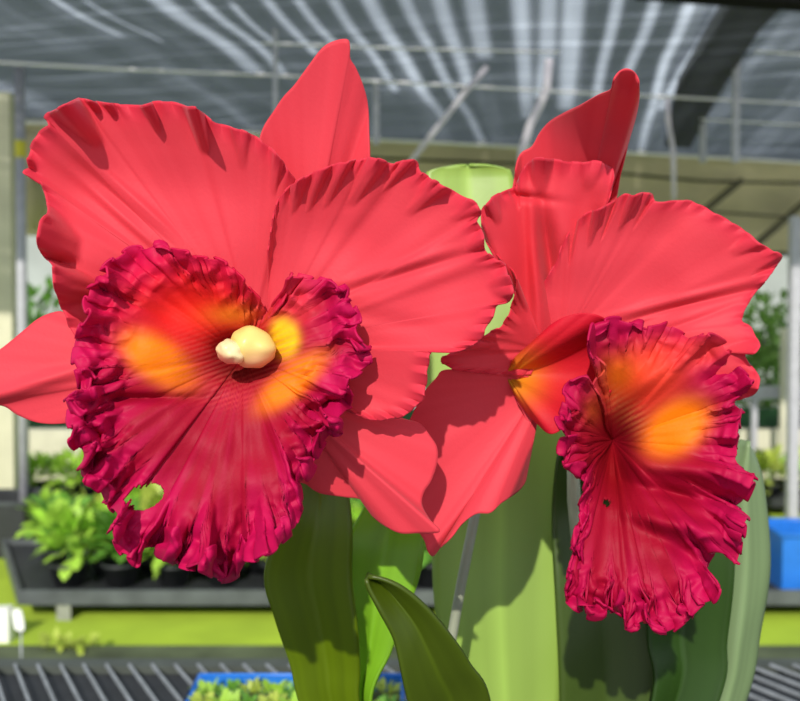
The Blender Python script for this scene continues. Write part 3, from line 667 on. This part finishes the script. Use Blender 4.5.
# bushes beyond
def bush(px, py_top, y, r, mat, seed, label, n=900, name='bush', size=.13):
    x = on_y(px, 300, y).x; top = zy(px, py_top, y)
    t = empty(name, (x, y, 0), label, 'bush', 'bushes beyond the benches' if False else None)
    vs, fs = leaf_cluster(n, r, r*.6, top/2, size, seed, (x, y, top/2+.02), shell=.3)
    link_mesh('foliage', vs, fs, mat, t)
    MB().tube([(x, y, 0), (x+.03, y, top*.4), (x-.02, y, top*.75)], [.03, .022, .012], 8).build('stem', M_leg, t, True)
    return t
bush(30, 285, 8.4, .55, M_bush[0], 1, 'dark leafy green bush behind the grey pole at the left')
bush(108, 262, 9.9, .6, M_bush[1], 2, 'paler green bush just right of the dark leafy bush at the left')
bush(765, 290, 7.6, .42, M_bush[1], 3, 'pale green bush filling the gap beside the right petal tip', n=1100, size=.10)
bush(812, 300, 8.4, .5, M_bush[0], 4, 'darker green bush behind the grey pole at the right')
bush(700, 300, 9.8, .5, M_bush[0], 5, 'darker green bush behind the right petal of the side bloom')

# ------------------------------------------------------------------ roof
m, nt, out = new_mat('shade_film'); N = nt.nodes; L = nt.links
tc = N.new('ShaderNodeTexCoord')
def noise_node(scale3, sc_, det, rot=0):
    m0 = N.new('ShaderNodeMapping'); m0.inputs['Rotation'].default_value = (0, 0, rot); L.new(tc.outputs['Object'], m0.inputs['Vector'])
    mp = N.new('ShaderNodeMapping'); mp.inputs['Scale'].default_value = scale3; L.new(m0.outputs[0], mp.inputs['Vector'])
    nz = N.new('ShaderNodeTexNoise'); nz.inputs['Scale'].default_value = sc_; nz.inputs['Detail'].default_value = det
    L.new(mp.outputs[0], nz.inputs['Vector']); return nz
AX = math.radians(9.9)
na = noise_node((3.2, .12, 1), 1.6, 5, AX)      # long folds running away
nb = noise_node((.5, 9, 1), 2.0, 3, AX)        # fine cross creases
nc = noise_node((.5, .5, 1), .9, 2, 0)
def ramp(src, a, b, ca=0, cb=1):
    r = N.new('ShaderNodeMapRange'); r.inputs[1].default_value = a; r.inputs[2].default_value = b; r.inputs[3].default_value = ca; r.inputs[4].default_value = cb
    L.new(src, r.inputs[0]); return r.outputs[0]
def math_(op, a, b):
    n_ = N.new('ShaderNodeMath'); n_.operation = op
    for i, v in enumerate((a, b)):
        if isinstance(v, (int, float)): n_.inputs[i].default_value = v
        else: L.new(v, n_.inputs[i])
    return n_.outputs[0]
open_ = math_('ADD', ramp(na.outputs['Fac'], .48, .72, 0, .30), ramp(nb.outputs['Fac'], .50, .66, 0, .24))
open_ = math_('MULTIPLY', open_, ramp(nc.outputs['Fac'], .3, .65, .35, 1.2))
open_ = math_('ADD', open_, .09)
ca_n = N.new('ShaderNodeAttribute'); ca_n.attribute_name = 'clear'
open_ = math_('ADD', open_, math_('MULTIPLY', ca_n.outputs['Fac'], ramp(nc.outputs['Fac'], .25, .6, .25, .65)))
df = N.new('ShaderNodeBsdfDiffuse'); df.inputs['Color'].default_value = (.20, .22, .26, 1)
tl = N.new('ShaderNodeBsdfTranslucent'); tl.inputs['Color'].default_value = (.24, .27, .33, 1)
m1 = N.new('ShaderNodeMixShader'); m1.inputs[0].default_value = .5; L.new(df.outputs[0], m1.inputs[1]); L.new(tl.outputs[0], m1.inputs[2])
tr = N.new('ShaderNodeBsdfTransparent')
m2 = N.new('ShaderNodeMixShader'); L.new(open_, m2.inputs[0]); L.new(m1.outputs[0], m2.inputs[1]); L.new(tr.outputs[0], m2.inputs[2]); L.new(m2.outputs[0], out.inputs[0])
M_film = m
def roof_grid():
    # four corners follow the photo's eave; the near edge lies above and ahead of the bench
    NX, NY = 900, 90; vs = []; fs = []
    eL = on_z(-260, 106, ROOF_H); eR = on_z(1060, 177, ROOF_H)
    nL = Vector((eL.x-1.0, 3.2, ROOF_H)); nR = Vector((eR.x-1.0, 3.2, ROOF_H))
    for j in range(NY+1):
        for i in range(NX+1):
            u, v = i/NX, j/NY
            p = nL.lerp(nR, u).lerp(eL.lerp(eR, u), v)
            p = p+Vector((0, 0, .015*math.sin(v*math.pi*6)+.012*math.sin(u*40)))
            vs.append(p)
    for j in range(NY):
        for i in range(NX):
            a = j*(NX+1)+i; fs.append((a, a+1, a+NX+2, a+NX+1))
    return vs, fs
vs, fs = roof_grid()
rf = link_mesh('ceiling', vs, fs, M_film); struct(rf)
md = rf.modifiers.new('t', 'SOLIDIFY'); md.thickness = .002
# clear welded strips in the film, running away from the viewer: (pixel path on the roof plane, width in m)
strips = [([(40, -10), (120, 38)], .03), ([(85, 0), (160, 45)], .02), ([(154, -5), (205, 33), (255, 72)], .09), ([(198, -4), (240, 32), (282, 72)], .05), ([(232, 0), (276, 45)], .03),
          ([(267, -4), (290, 22), (315, 54)], .04), ([(298, -4), (333, 40)], .04), ([(333, -4), (362, 40), (395, 86)], .045), ([(368, -4), (403, 58), (445, 120)], .06),
          ([(403, -4), (440, 70), (484, 142)], .05), ([(438, -4), (455, 50), (468, 84)], .06), ([(473, -4), (484, 60)], .08), ([(519, -4), (524, 70), (527, 120)], .07),
          ([(549, -4), (547, 60), (541, 95)], .07), ([(574, -4), (570, 60), (565, 108)], .09), ([(618, -4), (606, 50), (596, 95)], .05), ([(656, -4), (640, 40), (628, 72)], .05),
          ([(691, -4), (665, 60), (640, 150)], .05), ([(727, -4), (690, 60), (660, 105)], .05)]
co_ = np.array([v.co[:] for v in rf.data.vertices])[:, :2]
clear = np.zeros(len(co_))
for pts, wd in strips:
    q = [np.array(on_z(px, py, ROOF_H)[:2]) for px, py in pts]
    for a_, b_ in zip(q[:-1], q[1:]):
        ab = b_-a_; t_ = np.clip(((co_-a_)@ab)/(ab@ab), 0, 1)
        dd_ = np.hypot(*((co_-a_-t_[:, None]*ab).T))
        clear = np.maximum(clear, np.exp(-(dd_/(wd*.62))**4))
ca = rf.data.attributes.new('clear', 'FLOAT', 'POINT'); ca.data.foreach_set('value', clear.astype(np.float32))
# cross wires
M_rwire = simple('pale_wire', (.82, .80, .86), .5, .05, 20)
wi = [((38, 64), (262, 75)), ((275, 77), (800, 104)), ((372, 84), (530, 92)), ((700, 120), (830, 127)), ((600, 48), (830, 56)), ((262, 44), (330, 47))]
zW = ROOF_H-.12
for i, (a, b) in enumerate([((-40, 60), (262, 75)), ((255, 74), (830, 105)), ((700, 119), (860, 127)), ((755, 51), (860, 56)), ((262, 43), (560, 52))]):
    w = MB().tube([on_z(*a, zW), on_z((a[0]+b[0])/2, (a[1]+b[1])/2+1, zW), on_z(*b, zW)], .008 if i < 2 else .006, 8).build('roof_wire', M_rwire, None, True)
    tag(w, ['long wire under the roof film at the upper left, reaching the upright sepal', 'long wire crossing under the roof film behind both upright sepals', 'short low wire under the film beside the grey uprights at right', 'high wire under the film in the upper right corner', 'upper wire crossing above the long wire in the centre'][i], 'wire')
# rafters
M_dark, nt_, ou_ = new_mat('dark_shade_band')
a_ = nt_.nodes.new('ShaderNodeBsdfDiffuse'); a_.inputs[0].default_value = (.06, .06, .075, 1)
b_ = nt_.nodes.new('ShaderNodeBsdfTransparent'); c_ = nt_.nodes.new('ShaderNodeMixShader'); c_.inputs[0].default_value = .35
wv = nt_.nodes.new('ShaderNodeTexNoise'); wv.inputs['Scale'].default_value = 3
mr_ = nt_.nodes.new('ShaderNodeMapRange'); mr_.inputs[3].default_value = .15; mr_.inputs[4].default_value = .55
nt_.links.new(wv.outputs['Fac'], mr_.inputs[0]); nt_.links.new(mr_.outputs[0], c_.inputs[0])
nt_.links.new(a_.outputs[0], c_.inputs[1]); nt_.links.new(b_.outputs[0], c_.inputs[2]); nt_.links.new(c_.outputs[0], ou_.inputs[0])
zb = ROOF_H-.07
q = [on_z(p[0], p[1], zb) for p in ((720, 0), (790, 0), (705, 120), (668, 150), (672, 120))]
m_ = MB(); A = [on_z(735, -6, zb), on_z(800, -6, zb), on_z(735, 60, zb), on_z(690, 60, zb)]; 
B = [on_z(728, -8, zb), on_z(798, -8, zb), on_z(760, 30, zb), on_z(716, 100, zb), on_z(690, 148, zb), on_z(664, 146, zb), on_z(678, 80, zb), on_z(706, 30, zb)]
k = len(B)
m_.v = [v for v in B]+[v+Vector((0, 0, .012)) for v in B]
m_.f = [tuple(range(k))[::-1], tuple(range(k, 2*k))]+[(i, (i+1) % k, k+(i+1) % k, k+i) for i in range(k)]
tag(m_.build('shade_cloth_band', M_dark), 'dark diagonal band of doubled shade cloth under the roof at upper right', 'shade cloth')
p0 = on_z(640, -10, zb-.1); bm2 = MB().bar(on_z(640, -13, zb-.25), on_z(900, 6, zb-.25), .08, .06).build('roof_beam', simple('black_beam', (.003, .003, .003), .9, .2, 10, spec=.1))
tag(bm2, 'black roof beam across the top right corner', 'beam')
# uprights from eave frame
for i, (px, yt, yb_, w_, dd) in enumerate([(737, 62, 150, .035, 0), (704, 118, 150, .04, 0), (275, 30, 140, .02, 0), (376, 83, 132, .035, 0)]):
    dd = on_z(px, yt, ROOF_H-.03).y
    x = on_y(px, 100, dd).x
    o = MB().box((x-w_/2, dd, zy(px, yb_+12, dd)), (x+w_/2, dd+.03, ROOF_H-.004)).build('grey_upright', M_pipe)
    tag(o, ['tall grey upright hanging under the roof film at right', 'short grey upright left of the tall one at right', 'slim grey upright left of the left upright sepal', 'short grey upright just right of the left upright sepal'][i], 'upright')
# clear hoses
M_clear = simple('clear_tube', (.84, .80, .86), .3, .08, 20, trans=.45)
for i, (pts, d_, r_) in enumerate([([(487, 67), (465, 92), (440, 124), (410, 163)], 5.0, .022), ([(549, 60), (547, 88), (540, 105), (530, 125), (522, 152), (520, 190)], 4.6, .030), ([(667, 96), (668, 120), (673, 150), (674, 200)], 4.8, .020)]):
    d_ = on_z(*pts[0], ROOF_H-.05).y
    t = MB().tube([on_y(px, py, d_) for px, py in pts], r_*.75, 12).build('clear_hose', M_clear, None, True)
    tag(t, ['clear hose slanting down from the roof between the two blooms', 'thick clear hose bending down behind the side bloom', 'thin clear hose hanging beside the diagonal shade band'][i], 'hose')

# back wall of beige film under the eave
M_beige = simple('beige_film', (.60, .55, .36), .7, .22, 1.2, trans=.4, stretch=(1, 1, 2))
eL = on_z(-260, 107, ROOF_H-.02); eR = on_z(1060, 178, ROOF_H-.02)
m_ = MB(); NX = 80; rowsn = 8
for side in (0, .01):
    for j in range(rowsn+1):
        for i in range(NX+1):
            p = eL.lerp(eR, i/NX); v = j/rowsn
            z = ROOF_H+.02-(ROOF_H+.02-1.95)*v
            m_.v.append(Vector((p.x, p.y+side-.04+.35*v+.03*math.sin(i*1.1+j*.8)*v, z)))
W = NX+1; K = W*(rowsn+1)
for j in range(rowsn):
    for i in range(NX):
        a = j*W+i; m_.f.append((a, a+1, a+W+1, a+W)); m_.f.append((K+a, K+a+W, K+a+W+1, K+a+1))
wb = m_.build('wall_back', M_beige, None, True); struct(wb)
M_line = simple('dark_line', (.03, .03, .025), .7, .1, 10)
def wall_pt(px, py, off=0):
    # on the back wall's mean plane
    r = ray(px, py); n_ = Vector((-(eR.y-eL.y), (eR.x-eL.x), 0)).normalized()
    return CAM + r*((eL-CAM).dot(n_)/r.dot(n_))*(1-off)
for i, (pts, r_) in enumerate([([(370, 158), (520, 164), (700, 181), (830, 184)], .012), ([(600, 204), (700, 211), (830, 220)], .010), ([(760, 254), (830, 254)], .02)]):
    struct(MB().tube([wall_pt(px, py, .01) for px, py in pts], r_, 6).build('trim_%d' % (i+1), M_line, None, True))
M_raft = simple('brown_rafter', (.12, .11, .06), .8, .2, 10)
for i, (a, b) in enumerate([((742, 180), (690, 222)), ((812, 196), (752, 248))]):
    struct(MB().bar(wall_pt(*a, .01), wall_pt(*b, .01), .05, .05).build('trim_%d' % (i+4), M_raft))
struct(MB().tube([on_z(-260, 108, ROOF_H-.08), on_z(400, 141, ROOF_H-.08), on_z(560, 149, ROOF_H-.08), on_z(1060, 177, ROOF_H-.08)], .013, 8).build('trim_6', M_white, None, True))
# added backdrop wall far behind, its pale colour standing in for haze
M_far = simple('far_haze_wall', (.33, .36, .33), .9, .25, .8)
fw = MB().box((-14, 15, 0), (14, 15.1, 3.2)).build('wall_far', M_far); struct(fw)
# cream rolled curtain at left
rc = MB().tube([on_y(36, 132, 6.0), on_y(37, 160, 6.0), on_y(36, 190, 6.0), on_y(33, 228, 6.0)], [.07, .12, .11, .05], 16).build('rolled_curtain', M_beige, None, True)
tag(rc, 'cream rolled plastic curtain hanging between the grey pole and the left petal', 'curtain')

# ------------------------------------------------------------------ light
sun = bpy.data.lights.new('sun', 'SUN'); sun.energy = 4.05; sun.angle = math.radians(.9); sun.color = (1, .95, .86)
so_ = bpy.data.objects.new('sun', sun); C.objects.link(so_)
so_.rotation_euler = Vector((.19, 1, -.64)).to_track_quat('-Z', 'Y').to_euler()
w = bpy.data.worlds.new('sky'); sc.world = w; w.use_nodes = True
nt = w.node_tree; nt.nodes.clear()
bg = nt.nodes.new('ShaderNodeBackground'); bg.inputs[0].default_value = (.80, .90, 1, 1); bg.inputs[1].default_value = .85
nt.links.new(bg.outputs[0], nt.nodes.new('ShaderNodeOutputWorld').inputs[0])

# ------------------------------------------------------------------ camera
cd = bpy.data.cameras.new('camera'); co = bpy.data.objects.new('camera', cd); C.objects.link(co)
cd.sensor_width = 36; cd.lens = F_PX*36/800; cd.clip_start = .01; cd.clip_end = 100
co.location = CAM; co.rotation_euler = (math.radians(90)-PITCH, 0, 0)
cd.dof.use_dof = True; cd.dof.focus_distance = .275; cd.dof.aperture_fstop = 16
sc.camera = co
sc.view_settings.view_transform = 'Standard'; sc.view_settings.look = 'None'
sc.view_settings.exposure = 0; sc.view_settings.gamma = 1
